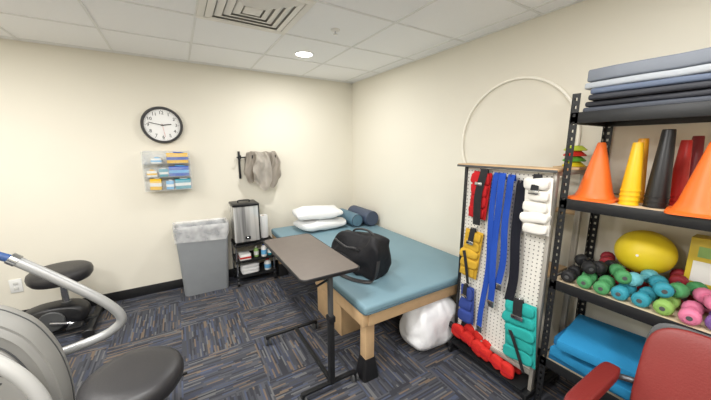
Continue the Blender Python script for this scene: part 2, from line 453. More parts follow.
package(.122, .0075, .14, .10, .085, pk['t'], pk['w'], 'teal and white package at the bottom right of the organizer', 3)
package(.010, .0075, .065, .085, .08, pk['lb'], pk['w'], 'pale blue package on the bottom tier of the organizer', -7)
package(-.115, .0095, .095, .112, .08, pk['y'], pk['w'], 'upright yellow package at bottom left of the organizer', -6, 2)

# ------------------------------------------------------------------ hook rack, covers
hr = thing('wall_hook_rack', 'black metal wall rack with arms holding beige grey covers', 'hook rack', (.63, YB-.002, 1.2))
obj('back_plate', box2(B(), -.012, .012, -.012, 0, 0, .32, .002), BLACKM, hr)
obj('back_plate', box2(B(), .388, .412, -.012, 0, .05, .32, .002), BLACKM, hr)
obj('rail', cyl(B(), (-.03, -.03, .25), (.42, -.03, .25), .008), BLACKM, hr)
for x in (0, .13, .27, .40):
    obj('hook', tube(B(), spline([(x, -.01, .25), (x, -.06, .235), (x, -.10, .24), (x, -.115, .275)], 6), .006), BLACKM, hr)
def cover(x, w, front, m, label, sd, yo, thick):
    t = bmesh.new(); nu, path = 30, []
    for k in range(16): path.append((-.10-yo-.022*math.sin(k/15*PI), -front+front*k/15))
    for k in range(1, 6): path.append((-.075-(.03+yo)*math.cos(PI*k/6), .045*math.sin(PI*k/6)))
    for k in range(8): path.append((-.045, -.2*k/7))
    G = []
    for i, (py, pz) in enumerate(path):
        row = []
        for j in range(nu+1):
            u = j/nu-.5
            nzv = noise.noise(Vector((u*4+sd, pz*8, sd)))
            ww = w*(1-.36*max(0, 1+pz/.16)) if pz > -.16 else w*(1-.2*max(0, (-pz-.16)/.2)*(1+math.sin(sd)))
            row.append(t.verts.new((u*ww+.03*noise.noise(Vector((pz*8, sd, 1))), min(-.036, py+.045*nzv+(.010*math.sin(u*11+sd+pz*6) if py < -.07 else 0)), pz+(.06*math.cos(u*PI*1.1)*-1 if pz < -front*.55 else 0)+.025*math.sin(u*6+sd)*(1 if pz < -.1 else .3))))
        G.append(row)
    for i in range(len(G)-1):
        for j in range(nu): t.faces.new((G[i][j], G[i][j+1], G[i+1][j+1], G[i+1][j]))
    bmesh.ops.solidify(t, geom=t.faces[:], thickness=thick)
    b = B(); merge(b, t)
    o = obj('hot_pack_cover', b, m, None, (x, YB, 1.47), 75); tag(o, label, 'towel', 'grey covers on the wall rack'); return o
cover(.755, .18, .27, TERRY1, 'grey beige cover draped at the left of the wall rack', 1.0, 0, .03)
cover(.86, .22, .33, TERRY2, 'largest pale cover draped over the middle of the wall rack', 4.0, .05, .032)
cover(.99, .20, .31, TERRY1, 'grey beige cover draped at the right end of the wall rack', 5.2, .02, .03)

ol = thing('wall_outlet', 'white electrical outlet plate low on the wall behind machine', 'outlet', (-1.335, YB-.001, .28))
obj('plate', box2(B(), -.04, .04, -.007, 0, 0, .125, .002), WHITEP, ol)
for z in (.038, .085): obj('socket', box2(B(), -.016, .016, -.010, -.006, z-.013, z+.013, .003), mat('socket_white', (214, 214, 210)), ol)

# ------------------------------------------------------------------ bin with liner
bn = thing('trash_bin', 'tall grey rectangular plastic bin with a clear liner', 'trash bin', (.165, 3.50, 0))
obj('body', loft(B(), [rring(.43, .22, .04, .0), rring(.435, .225, .04, .01), rring(.505, .275, .04, .72), rring(.49, .26, .04, .72), rring(.42, .21, .04, .02)]), BINGREY, bn)
obj('rim', loft(B(), [rring(.505, .275, .04, .705), rring(.518, .288, .045, .71), rring(.518, .288, .045, .742), rring(.49, .26, .04, .742), rring(.488, .258, .04, .71)], False, False), BINGREY, bn)
b = B(); rings = []
for (z, w, d, a) in ((.40, .38, .17, .03), (.5, .42, .20, .03), (.6, .455, .225, .02), (.735, .480, .250, .0), (.752, .494, .264, .003), (.760, .522, .292, .003), (.744, .529, .301, .008), (.71, .530, .304, .02), (.675, .528, .304, .034), (.64, .525, .304, .05), (.615, .523, .304, .07)):
    rg = rring(w, d, .05, z, 14)
    for i, p in enumerate(rg):
        n_ = noise.noise(Vector((p.x*18, p.y*18, z*3)))
        f = 1+a*max(-.02, n_)*1.6
        p.x *= f; p.y *= (1+a*max(-.02, n_)*1.8)
        if z < .735: p.z += (a*2.6)*noise.noise(Vector((p.x*7, p.y*7, 3.3)))
        elif z > .75: p.z += .035*max(0, noise.noise(Vector((p.x*9, p.y*9, 1.3))))
    rings.append(rg)
loft(b, rings, False, False)
tag(obj('trash_bag', b, LINER, None, (.165, 3.50, 0), 40), 'translucent white liner bag folded over the rim of the grey bin', 'bag')

# ------------------------------------------------------------------ utility cart with heater
ct = thing('utility_cart', 'black metal utility cart on casters beside the bed', 'cart', (.685, 3.49, 0))
CW = .215
for z in (.11, .29, .475):
    b = B(); box2(b, -CW, CW, -.145, .145, z-.006, z, .002)
    for (x0, x1, y0, y1) in ((-CW, CW, -.148, -.142), (-CW, CW, .142, .148), (-CW-.003, -CW+.003, -.145, .145), (CW-.003, CW+.003, -.145, .145)):
        box2(b, x0, x1, y0, y1, z-.014, z+.012)
    obj('cart_shelf', b, BLACKM, ct)
for sx in (-1, 1):
    for sy in (-1, 1):
        obj('post', cyl(B(), (sx*(CW-.007), sy*.138, .07), (sx*(CW-.007), sy*.138, .50), .009), CHROME, ct)
        c_ = obj('caster', box(B(), (sx*(CW-.007), sy*.138, .065), (.022, .034, .03), .003), BLACKM, ct)
        obj('wheel', cyl(B(), (sx*(CW-.007)-.011, sy*.138, .032), (sx*(CW-.007)+.011, sy*.138, .032), .032, bev=.004), BLACKP, c_)
hy = thing('heating_unit', 'shiny boxy stainless steel hot pack heater with dark lid on cart', 'heater', (.615, 3.49, .489))
obj('body', loft(B(), [rring(.262, .242, .010, .02), rring(.275, .255, .012, .03), rring(.275, .255, .012, .435)]), STEEL, hy)
obj('base', loft(B(), [rring(.25, .23, .01, 0), rring(.265, .245, .01, .03)]), BLACKP, hy)
l_ = obj('lid', loft(B(), [rring(.283, .263, .014, .43), rring(.288, .268, .014, .434), rring(.288, .268, .014, .452), rring(.275, .255, .014, .458)]), BLACKP, hy)
obj('lid_handle', tube(B(), spline([(-.06, 0, .455), (-.055, 0, .48), (.055, 0, .48), (.06, 0, .455)], 6), .007), BLACKP, l_)
k_ = obj('control_panel', box2(B(), -.03, .03, -.132, -.124, .05, .085, .004), BLACKP, hy)
obj('dial', cyl(B(), (0, -.132, .068), (0, -.146, .068), .012, bev=.003), CHROME, k_)
obj('corner_trim', box2(B(), .128, .142, -.132, -.118, .04, .43, .004), BLACKP, hy)  # black strip up the front right edge of the steel body
rl = thing('paper_towel_roll', 'white paper towel roll standing on the black cart', 'paper roll', (.83, 3.53, .489))
obj('paper', lathe(B(), [(.02, 0), (.055, 0), (.056, .004), (.056, .266), (.055, .27), (.02, .27)], 32, closed=True), PILLOW, rl)
obj('core', lathe(B(), [(.017, .001), (.0195, .001), (.0195, .269), (.017, .269)], 24, closed=True), WOOD, rl)
def bottle(x, y, z, h, r, m, mc, label):
    t = thing('bottle', label, 'bottle', (x-.03, y, z), 0, 'bottles on the cart')
    obj('bottle_body', lathe(B(), [(0, 0), (r*.9, 0), (r, .006), (r, h*.62), (r*.8, h*.74), (r*.42, h*.82), (r*.42, h*.88), (0, h*.88)], 24), m, t)
    obj('cap', lathe(B(), [(0, h*.86), (r*.5, h*.86), (r*.5, h*.97), (r*.4, h), (0, h)], 20), mc, t)
    obj('bottle_label', lathe(B(), [(r+.0004, h*.18), (r+.001, h*.18), (r+.001, h*.52), (r+.0004, h*.52)], 24, closed=True), pk['lb'] if m is WHITEP else WHITEP, t)
REDC = mat('red_cap', (190, 40, 34))
bottle(.82, 3.40, .292, .16, .032, WHITEP, pk['b'], 'white bottle with blue cap at middle shelf of cart')
bottle(.89, 3.42, .292, .14, .026, pk['t'], WHITEP, 'teal bottle with white cap on the cart middle shelf')
bottle(.74, 3.44, .292, .13, .027, pk['g'], WHITEP, 'green bottle with white cap at back of cart middle shelf')
bottle(.86, 3.42, .112, .14, .04, WHITEP, REDC, 'fat white bottle with red cap on the cart bottom shelf')
tb = thing('tissue_box', 'white and red carton lying on the cart middle shelf', 'box', (.575, 3.44, .2905))
obj('carton', box2(B(), -.06, .06, -.07, .07, 0, .07, .003), WHITEP, tb)
obj('printed_band', box2(B(), -.0605, .0605, -.0705, .0705, .018, .04), REDC, tb)
tb2 = thing('folded_towel', 'folded white towel on the cart bottom shelf', 'towel', (.63, 3.47, .111))
for k in range(3):
    obj('fold', superq(B(), (0, 0, .02+.036*k), (.10, .09, .019), .4, .3, 32, 10, .004, 14, seed=k), PILLOW, tb2)

# ------------------------------------------------------------------ treatment table
bd = thing('treatment_table', 'large low padded treatment table with grey blue vinyl top', 'treatment table', (1.53, 2.465, 0))
obj('mattress', box2(B(), -.61, .61, -1.065, 1.065, .522, .58, .020, 4), TEALV, bd)
obj('piping', tube(B(), [p for p in rring(1.215, 2.125, .03, .527, 4)], .005, 8, True), mat('dark_piping', (76, 102, 114)), bd)
b = B()
for s in (-1, 1):
    box2(b, s*.585-.02, s*.585+.02, -1.035, 1.035, .425, .522, .004)
    box2(b, -.565, .565, s*1.025-.02, s*1.025+.02, .426, .5215, .004)
obj('frame', b, WOOD, bd)
obj('deck', box2(B(), -.56, .56, -1.0, 1.0, .502, .521), WOOD, bd)
for sx in (-1, 1):
    for sy in (-1, 1):
        x, y = sx*.525, sy*.965
        l_ = obj('leg', box2(B(), x-.036, x+.036, y-.036, y+.036, .1, .501, .006), WOOD, bd)
        obj('rubber_foot', loft(B(), [rring(.125, .125, .02, 0, 4, x, y), rring(.125, .125, .02, .02, 4, x, y), rring(.085, .085, .012, .15, 4, x, y)]), BLACKP, l_)
sb = thing('step_box', 'tan wooden step box on the carpet under the treatment table', 'box', (1.22, 2.2, 0))
obj('side_plank', box2(B(), -.17, -.152, -.24, .24, 0, .27, .003), WOOD, sb)
obj('side_plank', box2(B(), .152, .17, -.24, .24, 0, .27, .003), WOOD, sb)
obj('end_plank', box2(B(), -.152, .152, -.238, -.22, 0, .27, .003), WOOD, sb)
obj('end_plank', box2(B(), -.152, .152, .22, .238, 0, .27, .003), WOOD, sb)
obj('top_plank', box2(B(), -.185, .185, -.255, .255, .27, .29, .004), WOOD, sb)

def pfn(sz):
    def f(p):
        k = 1-.35*((p.x/sz[0])**2)*((p.y/sz[1])**2)
        return Vector((p.x*(1+.05*(p.y/sz[1])**2), p.y*(1+.05*(p.x/sz[0])**2), p.z*k))
    return f
def pillow(loc, rz, label, sd):
    s = (.285, .20, .062)
    o = obj('pillow', flatten(superq(B(), (0, 0, .063), s, .62, .34, 56, 22, .018, 9, seed=sd, fn=pfn(s)), 0), PILLOW, None, loc, 80)
    o.rotation_euler = (0, 0, rz); tag(o, label, 'pillow', 'pillows on the treatment table')
pillow((1.455, 3.25, .582), R(3), 'white pillow lying on the grey blue table, under another pillow', 1)
pillow((1.43, 3.275, .712), R(-8), 'white pillow on top of the other white pillow', 5)
def bolster(loc, r, l, m, label):
    t = thing('bolster', label, 'bolster', loc, 0, 'bolsters on the treatment table')
    obj('roll', lathe(B(), [(0, 0), (r-.012, 0), (r, .012), (r, l-.012), (r-.012, l), (0, l)], 36, TR((0, 0, r), rx=-PI/2)), m, t)
    for y in (0.003, l-.003):
        obj('seam', tube(B(), [(r*.93*math.cos(2*PI*k/32), y, r+r*.93*math.sin(2*PI*k/32)) for k in range(32)], .004, 6, True), mat('seam', (44, 54, 70)), t)
bolster((1.865, 3.02, .581), .082, .44, TEALB, 'teal grey bolster roll between the pillows and darker bolster')
bolster((2.05, 2.96, .581), .096, .48, NAVYB, 'dark grey blue bolster roll lying against the right wall')

# black bag on bed
bg = thing('tote_bag', 'slouchy black fabric tote bag with loose handles on the grey blue table', 'bag', (1.215, 1.96, .581), R(-78))
def bagf(p):
    k = (p.z+.15)/.30
    crease = .028*abs(math.sin(p.x*15+p.z*9))*k
    sag = -.03*math.cos(p.x/.27*1.5)*max(0, k-.5)/.5
    return Vector((p.x*(1.05-.20*max(0, k))+.05*k, (p.y-crease)*(1.08-.64*max(0, k)), p.z*(1+.16*p.x/.27)+.015*k+sag))
obj('bag_body', flatten(superq(B(), (0, 0, .160), (.285, .148, .155), .45, .48, 80, 40, .042, 8, seed=3, fn=bagf), .001), BAGBLK, bg, angle=80)
obj('side_pocket', superq(B(), (-.04, -.128, .09), (.14, .016, .056), .6, .5, 36, 16, .018, 9, seed=8), BAGBLK, bg, angle=80)
obj('handle', tube(B(), spline([(-.12, -.10, .20), (-.13, -.13, .245), (-.05, -.155, .24), (.04, -.16, .225), (.11, -.145, .23), (.13, -.11, .20)], 8), .009), BLACKV, bg)
obj('handle', tube(B(), spline([(-.07, .0, .26), (-.03, -.01, .32), (.06, -.01, .345), (.14, .0, .335), (.18, .01, .29)], 8), .009), BLACKV, bg)
obj('shoulder_strap', ribbon(B(), spline([(.25, -.03, .25), (.30, -.08, .15), (.30, -.13, .03), (.2, -.19, .012), (.05, -.21, .010), (-.12, -.19, .010), (-.22, -.16, .014)], 8), (0, .8, .4), .03, .004), BLACKV, bg)

# plastic bag under bed
pb = thing('plastic_bag', 'bulging white plastic bag with soft folds on the floor under the table end', 'bag', (1.635, 1.535, 0))
def pbf(p):
    k = (p.z+.212)/.424
    th = math.atan2(p.y, p.x)
    c_ = (.035*math.sin(th*8+k*2.5)+.025*math.sin(th*13-k*4))*(k**1.2)
    rd = 1.02-.06*abs(noise.noise(p*9))
    return Vector((p.x*(1.15-.22*k)*(1+c_)*rd, p.y*(1.14-.25*k)*(1+c_)*rd, p.z))
obj('bag_body', flatten(superq(B(), (0, 0, .212), (.24, .152, .205), .68, .8, 110, 52, .028, 7, seed=2, fn=pbf), .001), PLAST, pb, angle=60)
obj('knot', superq(B(), (.03, .05, .41), (.035, .03, .025), 1, 1, 20, 12, .012, 30), PLAST, pb)
obj('dark_patch', superq(B(), (.15, -.125, .25), (.03, .02, .05), .8, .8, 20, 12, .012, 20), BLACKF, pb)

# ------------------------------------------------------------------ overbed table
ot = thing('overbed_table', 'wheeled overbed table with grey brown top and black base', 'table', (.73, 1.50, 0))
tp = obj('tabletop', loft(B(), [rring(.375, .83, .035, .832, 6, -.02, .335), rring(.38, .835, .037, .836, 6, -.02, .335), rring(.38, .835, .037, .848, 6, -.02, .335), rring(.374, .829, .035, .852, 6, -.02, .335)]), LAMWOOD, ot)
obj('edge_band', loft(B(), [rring(.378, .833, .037, .830, 6, -.02, .335), rring(.389, .844, .04, .833, 6, -.02, .335), rring(.389, .844, .04, .849, 6, -.02, .335), rring(.378, .833, .037, .853, 6, -.02, .335)], False, False), BLACKP, tp)
obj('support_rail', box2(B(), -.045, .045, -.035, .55, .805, .83, .004), BLACKM, ot)
obj('column_sleeve', box2(B(), -.017, .017, -.021, .021, .07, .52, .005), BLACKM, ot)
obj('inner_column', box2(B(), -.013, .013, -.016, .016, .50, .81, .003), SHROUD2, ot)
obj('collar', box2(B(), -.022, .022, -.027, .027, .50, .54, .005), BLACKP, ot)
obj('height_lever', tube(B(), [(-.03, -.02, .79), (-.13, -.06, .785), (-.17, -.07, .782)], .007), BLACKP, ot)
obj('base_bar', box2(B(), -.013, .013, -.02, .68, .060, .079, .004), BLACKM, ot)
obj('cross_bar', box2(B(), -.21, .18, -.015, .012, .060, .0795, .004), BLACKM, ot)
obj('cross_bar', box2(B(), -.25, .19, .662, .688, .060, .0795, .004), BLACKM, ot)
for (x, y) in ((-.2, -.002), (.17, -.002), (-.235, .675), (.18, .675)):
    c_ = obj('caster', box(B(), (x, y, .058), (.03, .026, .022), .004), BLACKM, ot)
    for s in (-1, 1):
        obj('wheel', cyl(B(), (x+s*.008, y, .030), (x+s*.022, y, .030), .030, bev=.005), SHROUD2, c_)

# ------------------------------------------------------------------ stool in front
def seat_bm(z):
    return lathe(B(), [(0, z), (.16, z), (.185, z+.008), (.203, z+.035), (.207, z+.065), (.200, z+.092), (.18, z+.108), (.13, z+.116), (.06, z+.118), (0, z+.118)], 56)
st = thing('rolling_stool', 'round black padded rolling stool beside the grey exercise machine', 'stool', (-.27, 1.60, 0), R(9))
obj('seat', seat_bm(.41), BLACKV, st)
obj('seat_plate', lathe(B(), [(0, .365), (.07, .365), (.12, .39), (.13, .41), (0, .41)], 28), BLACKM, st)
obj('height_lever', tube(B(), [(.05, 0, .375), (.17, .03, .368), (.22, .04, .36)], .008), BLACKM, st)
obj('gas_column', lathe(B(), [(0, .1), (.032, .1), (.032, .25), (.018, .252), (.018, .39), (0, .39)], 24), CHROME, st)
obj('hub', lathe(B(), [(0, .075), (.055, .075), (.055, .11), (.04, .16), (0, .16)], 24), BLACKP, st)
for k in range(5):
    a = 2*PI*k/5+R(38)
    ex = Vector((math.cos(a), math.sin(a), 0))
    obj('base_arm', tube(B(), [ex*.03+Vector((0, 0, .115)), ex*.15+Vector((0, 0, .105)), ex*.27+Vector((0, 0, .078))], [.028, .024, .018]), BLACKP, st)
    c_ = obj('caster', cyl(B(), ex*.26+Vector((0, 0, .055)), ex*.26+Vector((0, 0, .08)), .012), BLACKM, st)
    sd = ex.cross(Vector((0, 0, 1)))
    obj('wheel', cyl(B(), ex*.26-sd*.02+Vector((0, 0, .03)), ex*.26+sd*.02+Vector((0, 0, .03)), .03, bev=.006), BLACKP, c_)

# ------------------------------------------------------------------ rear exercise bike (only its seat end is in view)
eb_ = thing('exercise_bike', 'dark pedal exercise bike with thick round seat against the cream wall', 'exercise bike', (-.92, 3.27, 0))
obj('seat', seat_bm(.46), BLACKV, eb_)
obj('seat_clamp', lathe(B(), [(0, .43), (.05, .43), (.065, .46), (0, .46)], 24), SHROUD2, eb_)
obj('seat_post', tube(B(), [(0, 0, .44), (.0, 0, .2)], .024), CHROME, eb_)
obj('post_sleeve', tube(B(), [(.0, 0, .27), (.0, 0, .09)], .036), SHROUD2, eb_)
def hring(y_, sc):
    out = []
    for k in range(28):
        a = 2*PI*k/28
        out.append(Vector((-.08+.22*sc*sp(math.cos(a), .8), y_, max(.06, .155+.11*sc*sp(math.sin(a), .8)))))
    return out
obj('drive_housing', loft(B(), [hring(-.095, .8), hring(-.085, .92), hring(-.05, 1), hring(.05, 1), hring(.085, .92), hring(.095, .8)]), BLACKP, eb_, angle=50)
obj('housing_disc', cyl(B(), (-.08, -.115, .155), (-.08, -.094, .155), .085, bev=.006), SHROUD2, eb_)
cr = obj('crank', tube(B(), [(-.08, -.11, .155), (-.08, -.135, .155), (.08, -.145, .115)], .012), CHROME, eb_)
obj('pedal', box(B(), (.08, -.19, .115), (.095, .09, .026), .008), BLACKP, cr)
obj('main_rail', box2(B(), -.80, .18, -.03, .03, .04, .085, .01), BLACKM, eb_)
for x in (.16, -.76):
    f_ = obj('stabilizer', box2(B(), x-.028, x+.028, -.23, .23, .03, .075, .01), BLACKM, eb_)
    for s in (-1, 1):
        obj('end_roller', cyl(B(), (x, s*.205, .04), (x, s*.25, .04), .04, bev=.006), BLACKP, f_)
obj('mast', tube(B(), [(-.62, 0, .07), (-.74, 0, .8), (-.76, 0, 1.05)], .026), SILVER, eb_)
obj('handlebar', tube(B(), spline([(-.62, -.24, 1.08), (-.74, -.22, 1.06), (-.77, 0, 1.05), (-.74, .22, 1.06), (-.62, .24, 1.08)], 6), .016), BLACKP, eb_)

# ------------------------------------------------------------------ exercise machine
em = thing('exercise_machine', 'grey exercise machine with curved silver arms at left edge', 'exercise machine', (-.90, 1.82, 0))
OUT = [(-.36, .11), (-.40, .40), (-.36, .74), (-.24, .90), (.02, .93), (.17, .88), (.275, .77), (.335, .60), (.355, .40), (.33, .11)]
def outl(sc, y, cx=-.03, cz=.45, n=4):
    pts = []
    m = len(OUT)
    for i in range(m):
        a, b_, c_ = Vector(OUT[i-1]), Vector(OUT[i]), Vector(OUT[(i+1) % m])
        p0 = b_.lerp(a, .40); p2 = b_.lerp(c_, .40)
        for k in range(n+1):
            t = k/n
            q = p0*(1-t)**2+b_*2*t*(1-t)+p2*t*t
            pts.append(Vector((cx+(q.x-cx)*sc, y, cz+(q.y-cz)*sc)))
    return pts
def shell(prof): return loft(B(), [outl(sc, y) for (y, sc) in prof])
obj('housing', shell(((-.080, .84), (-.088, .88), (-.080, .91), (-.072, .93), (-.074, .955), (-.055, .98), (-.025, .997), (.0, 1.0), (.04, .99), (.075, .96), (.095, .91), (.10, .84))), SHROUD, em, angle=45)
obj('side_panel', shell(((-.108, .62), (-.106, .68), (-.094, .74), (-.078, .76))), SHROUDL, em, angle=45)
obj('panel_gap', tube(B(), outl(.78, -.080), .004, 6, True), SHROUD2, em)
obj('housing_seam', tube(B(), outl(1.002, 0), .003, 6, True), SHROUD2, em)
for k in range(4):
    obj('vent_slot', box(B(), (.13-.012*k, -.107, .64-.035*k), (.13, .004, .010), .001, ry=R(28)), SHROUD2, em)
b = B(); tube(b, spline([(.166, .2, 1.04), (.323, .2, .887), (.484, .2, .715), (.545, .2, .60), (.495, .2, .535), (.385, .2, .5), (.2, .2, .47), (0, .2, .45)], 10), .0245, 18)
a1 = obj('arm', b, SILVER, em)
obj('arm_pivot', cyl(B(), (0, .09, .45), (0, .235, .45), .05, bev=.006), SHROUD2, a1)
obj('grip', tube(B(), [(.175, .2, 1.03), (.13, .2, 1.06), (.06, .2, 1.075), (-.06, .2, 1.08)], .019, 14), BLUETIP, a1)
obj('grip_collar', tube(B(), [(.19, .2, 1.018), (.165, .2, 1.041)], .029, 16), CHROME, a1)
b = B(); tube(b, spline([(.06, -.22, .92), (.18, -.22, .79), (.27, -.22, .66), (.32, -.22, .51), (.31, -.22, .40), (.24, -.22, .33), (.1, -.22, .31), (-.05, -.22, .31)], 10), .027, 18)
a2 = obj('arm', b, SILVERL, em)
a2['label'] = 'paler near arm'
obj('arm_pivot', cyl(B(), (-.05, -.255, .31), (-.05, -.10, .31), .05, bev=.006), SHROUD2, a2)
obj('grip', tube(B(), [(.06, -.22, .92), (.0, -.22, .97), (-.09, -.22, .99)], .022, 14), BLUETIP, a2)
obj('base_rail', box2(B(), -.42, .30, -.035, .035, .03, .115, .01), SHROUD2, em)
for x in (-.38, .26):
    f_ = obj('stabilizer', box2(B(), x-.035, x+.035, -.24, .24, .015, .06, .01), SHROUD2, em)
    for s in (-1, 1): obj('foot_pad', cyl(B(), (x, s*.2, 0), (x, s*.2, .02), .03), BLACKP, f_)
obj('console_mast', tube(B(), [(-.15, 0, .90), (-.22, 0, 1.15), (-.25, 0, 1.22)], .025), SILVER, em)
obj('console', box(B(), (-.26, 0, 1.27), (.05, .24, .16), .015, ry=R(-25)), SHROUD2, em)

# ------------------------------------------------------------------ pegboard rack
RKX = 1.74
rk = thing('pegboard_rack', 'white pegboard rack with wood ledge hung with weights and belts', 'rack', (RKX, 1.07, 0))
for y in (-.285, .285):
    obj('upright', box2(B(), -.010, .022, y-.011, y+.011, .06, 1.44, .003), BLACKM if y > 0 else ALU, rk)
    obj('base_foot', box2(B(), -.07, .36, y-.018, y+.018, .055, .09, .004), BLACKM, rk)
    for x in (-.05, .33):
        c_ = obj('caster', box(B(), (x, y, .05), (.018, .018, .016), .003), BLACKM, rk)
        obj('wheel', cyl(B(), (x, y-.01, .024), (x, y+.01, .024), .024, bev=.004), BLACKP, c_)
    obj('rear_upright', box2(B(), .32, .35, y-.015, y+.015, .08, 1.44, .003), ALU, rk)
    obj('top_arm', box2(B(), .022, .35, y-.011, y+.011, 1.415, 1.44, .003), ALU, rk)
obj('pegboard', box2(B(), 0, .008, -.274, .274, .22, 1.43), PEG, rk)
obj('top_ledge', box2(B(), -.045, .085, -.31, .33, 1.44, 1.456, .003), WOOD, rk)
obj('rear_ledge', box2(B(), .20, .40, -.31, -.17, 1.44, 1.456, .003), WOOD, rk)
obj('front_edge', box2(B(), -.049, -.0445, -.312, .332, 1.436, 1.450, .002), SHROUD2, rk)
obj('bottom_shelf', box2(B(), -.065, .35, -.267, .267, .09, .105, .002), BLACKM, rk)
obj('bottom_rail', box2(B(), -.012, .02, -.274, .274, .19, .22, .003), ALU, rk)
obj('back_shelf', box2(B(), .03, .34, -.267, .267, .80, .815, .002), WOOD, rk)
obj('hoop_rest', box2(B(), .34, .436, -.267, .30, 1.154, 1.169, .002), WOOD, rk)

def hook(y, z):
    b = B(); tube(b, [(0, 0, 0), (-.055, 0, 0), (-.062, 0, .012)], .0035, 8)
    obj('peg_hook', b, CHROME, rk, (0, y-1.07, z))
def cuff(y, z, w, h, m, label, n=4, tilt=0.0, sd=0, dx=.035, th=.018):
    t = thing('ankle_weight', label, 'ankle weight', (RKX-dx, y, z), 0, 'ankle weights on the pegboard rack')
    t.rotation_euler = (tilt, 0, R(4*math.sin(sd*2)))
    b = B(); hh = h/n
    for i in range(n):
        superq(b, (.004*math.sin(i*2.7+sd), .008*math.sin(i*2.1+sd), -.02-hh*(i+.5)), (th+.004*math.sin(i*1.3+sd), w/2-.004+.008*math.sin(i*1.7+sd), hh/2*1.02), .55, .32, 28, 14, .009, 20, seed=i+sd)
    obj('pad', b, m, t, angle=70)
    b = B(); box2(b, .004, .012, -w/2-.002, w/2+.002, -.022-h, -.016, .003)
    obj('binding', b, m, t)
    if sd == 1:
        obj('strap', ribbon(B(), spline([(.008, -.02, -.06), (-.008, -.02, .004), (-.022, -.022, -.03), (-.030, -.010, -.02-h*.5), (-.028, -.026, -.02-h*1.12)], 6), (0, 1, 0), w*.42, .004), BLACKF, t)
    else:
        obj('strap', ribbon(B(), spline([(.008, 0, -.06), (-.008, 0, .004), (-.020, 0, -.03), (-th-.008, 0, -.02-h*.22)], 6), (0, 1, 0), w*.3, .003), BLACKF, t)
    if sd in (4, 6):
        obj('loose_strap', ribbon(B(), spline([(-.022, w*.3, -.02-h*.45), (-.030, w*.1, -.02-h*.62), (-.028, -w*.1, -.02-h*.9), (-.022, -w*.22, -.02-h*1.12)], 6), (0, 1, .3), .022, .003), BLACKF, t)
    obj('buckle', box2(B(), -th-.014, -th-.008, -w*.2, w*.2, -.02-h*.27, -.02-h*.2, .002), CHROME, t)
    obj('ring', tube(B(), [(-.0, .014*math.cos(2*PI*k/20), -.012+.014*math.sin(2*PI*k/20)) for k in range(20)], .0025, 6, True), CHROME, t)
    hook(y, z)
    return t
REDF = mat('red_cuff_nylon', (186, 36, 40), rough=.9, spec=.2, bump=.2, bscale=150); WHF = mat('white_cuff_vinyl', (230, 227, 220), rough=.8, spec=.2, bump=.2)
YLF = mat('mustard_cuff_nylon', (200, 160, 54), rough=.9, spec=.2, bump=.2, bscale=150); NVF = mat('navy_cuff_nylon', (54, 72, 140), rough=.9, spec=.2, bump=.2); TLF = mat('teal_cuff_nylon', (44, 162, 156), rough=.9, spec=.2, bump=.2)
BLF = mat('bright_blue_webbing', (36, 74, 166), rough=.85, bump=.3, bscale=200, spec=.2); NVW = mat('black_webbing', (28, 29, 38), rough=.85, spec=.2)
cuff(1.205, 1.425, .125, .31, REDF, 'red ankle weight with black strap at upper left of the pegboard', 4, R(4), 1)
cuff(.845, 1.42, .14, .31, WHF, 'bulky white ankle weight hung at upper right of the pegboard', 5, R(-2), 3, .055, .03)
cuff(1.235, 1.02, .13, .34, YLF, 'mustard yellow ankle weight on the left of the pegboard', 5, R(5), 4)
cuff(1.262, .60, .11, .27, NVF, 'navy blue ankle weight low on the left of pegboard', 3, R(-3), 5)
cuff(.885, .66, .19, .38, TLF, 'wide teal ankle weight low on the right of pegboard', 5, R(-5), 6)
REDF2 = mat('bright_red_cuff', (200, 44, 38), rough=.8, bump=.2, spec=.25)
def floor_cuff(y, x, label, z, hgt, tilt, L_, n, rz=0):
    t = thing('ankle_weight', label, 'ankle weight', (RKX+x, y, z), 0, 'red ankle weights on the rack base')
    t.rotation_euler = (tilt, 0, rz)
    b = B()
    for i in range(n): superq(b, (0, -L_/2+L_/n*(i+.5), .004*math.sin(i*2)), (.020, L_/n*.53, hgt*(1+.08*math.sin(i*3+y))), .55, .45, 28, 14, .010, 18, seed=int(y*100)+i)
    obj('pad', b, REDF2, t, angle=70)
    obj('strap', ribbon(B(), spline([(-.020, -L_*.5, -.01), (-.027, 0, .0), (-.023, L_*.48, .005)], 6), (0, 0, 1), .02, .003), REDF, t)
    obj('end_tab', superq(B(), (-.004, L_*.53, .0), (.006, .03, hgt*.6), .4, .4, 20, 10), BLACKF, t)
floor_cuff(1.215, -.042, 'bright red ankle weight tilted at the front left of the rack base', .190, .046, R(12), .27, 3)
floor_cuff(.99, -.040, 'red ankle weight at the front of the rack base below the teal one', .158, .044, R(5), .24, 3)
floor_cuff(1.08, .050, 'long red ankle weight standing at the back of the rack base', .152, .044, R(0), .42, 5)
floor_cuff(1.17, .004, 'short red ankle weight leaning behind the tilted one on the rack base', .215, .048, R(20), .22, 3)
def belt(y, z, strands, m, label, buckle=True, x=.042):
    t = thing('gait_belt', label, 'belt', (RKX-x, y, z), 0, 'belts on the pegboard rack')
    for (y0, y1, l, xo, w_) in strands:
        n = 10; pts = [(.012, y0*.5, -.03), (-.002+xo, y0*.8, .008), (-.014+xo, y0, -.03)]
        for k in range(1, n+1):
            f = k/n; pts.append((-.016+xo+.006*math.sin(f*9+y0*90), y0+(y1-y0)*f+.012*math.sin(f*7+y0*60)*f**.5, -.03-l*f))
        obj('webbing', ribbon(B(), spline(pts, 4), (0.25*math.sin(y0*300), 1, 0), w_, .003), m, t)
        if buckle:
            e = pts[-1]
            obj('buckle', box2(B(), e[0]-.005, e[0]+.005, e[1]-w_*.6, e[1]+w_*.6, e[2]-.042, e[2]+.004, .003), CHROME, t)
    hook(y, z)
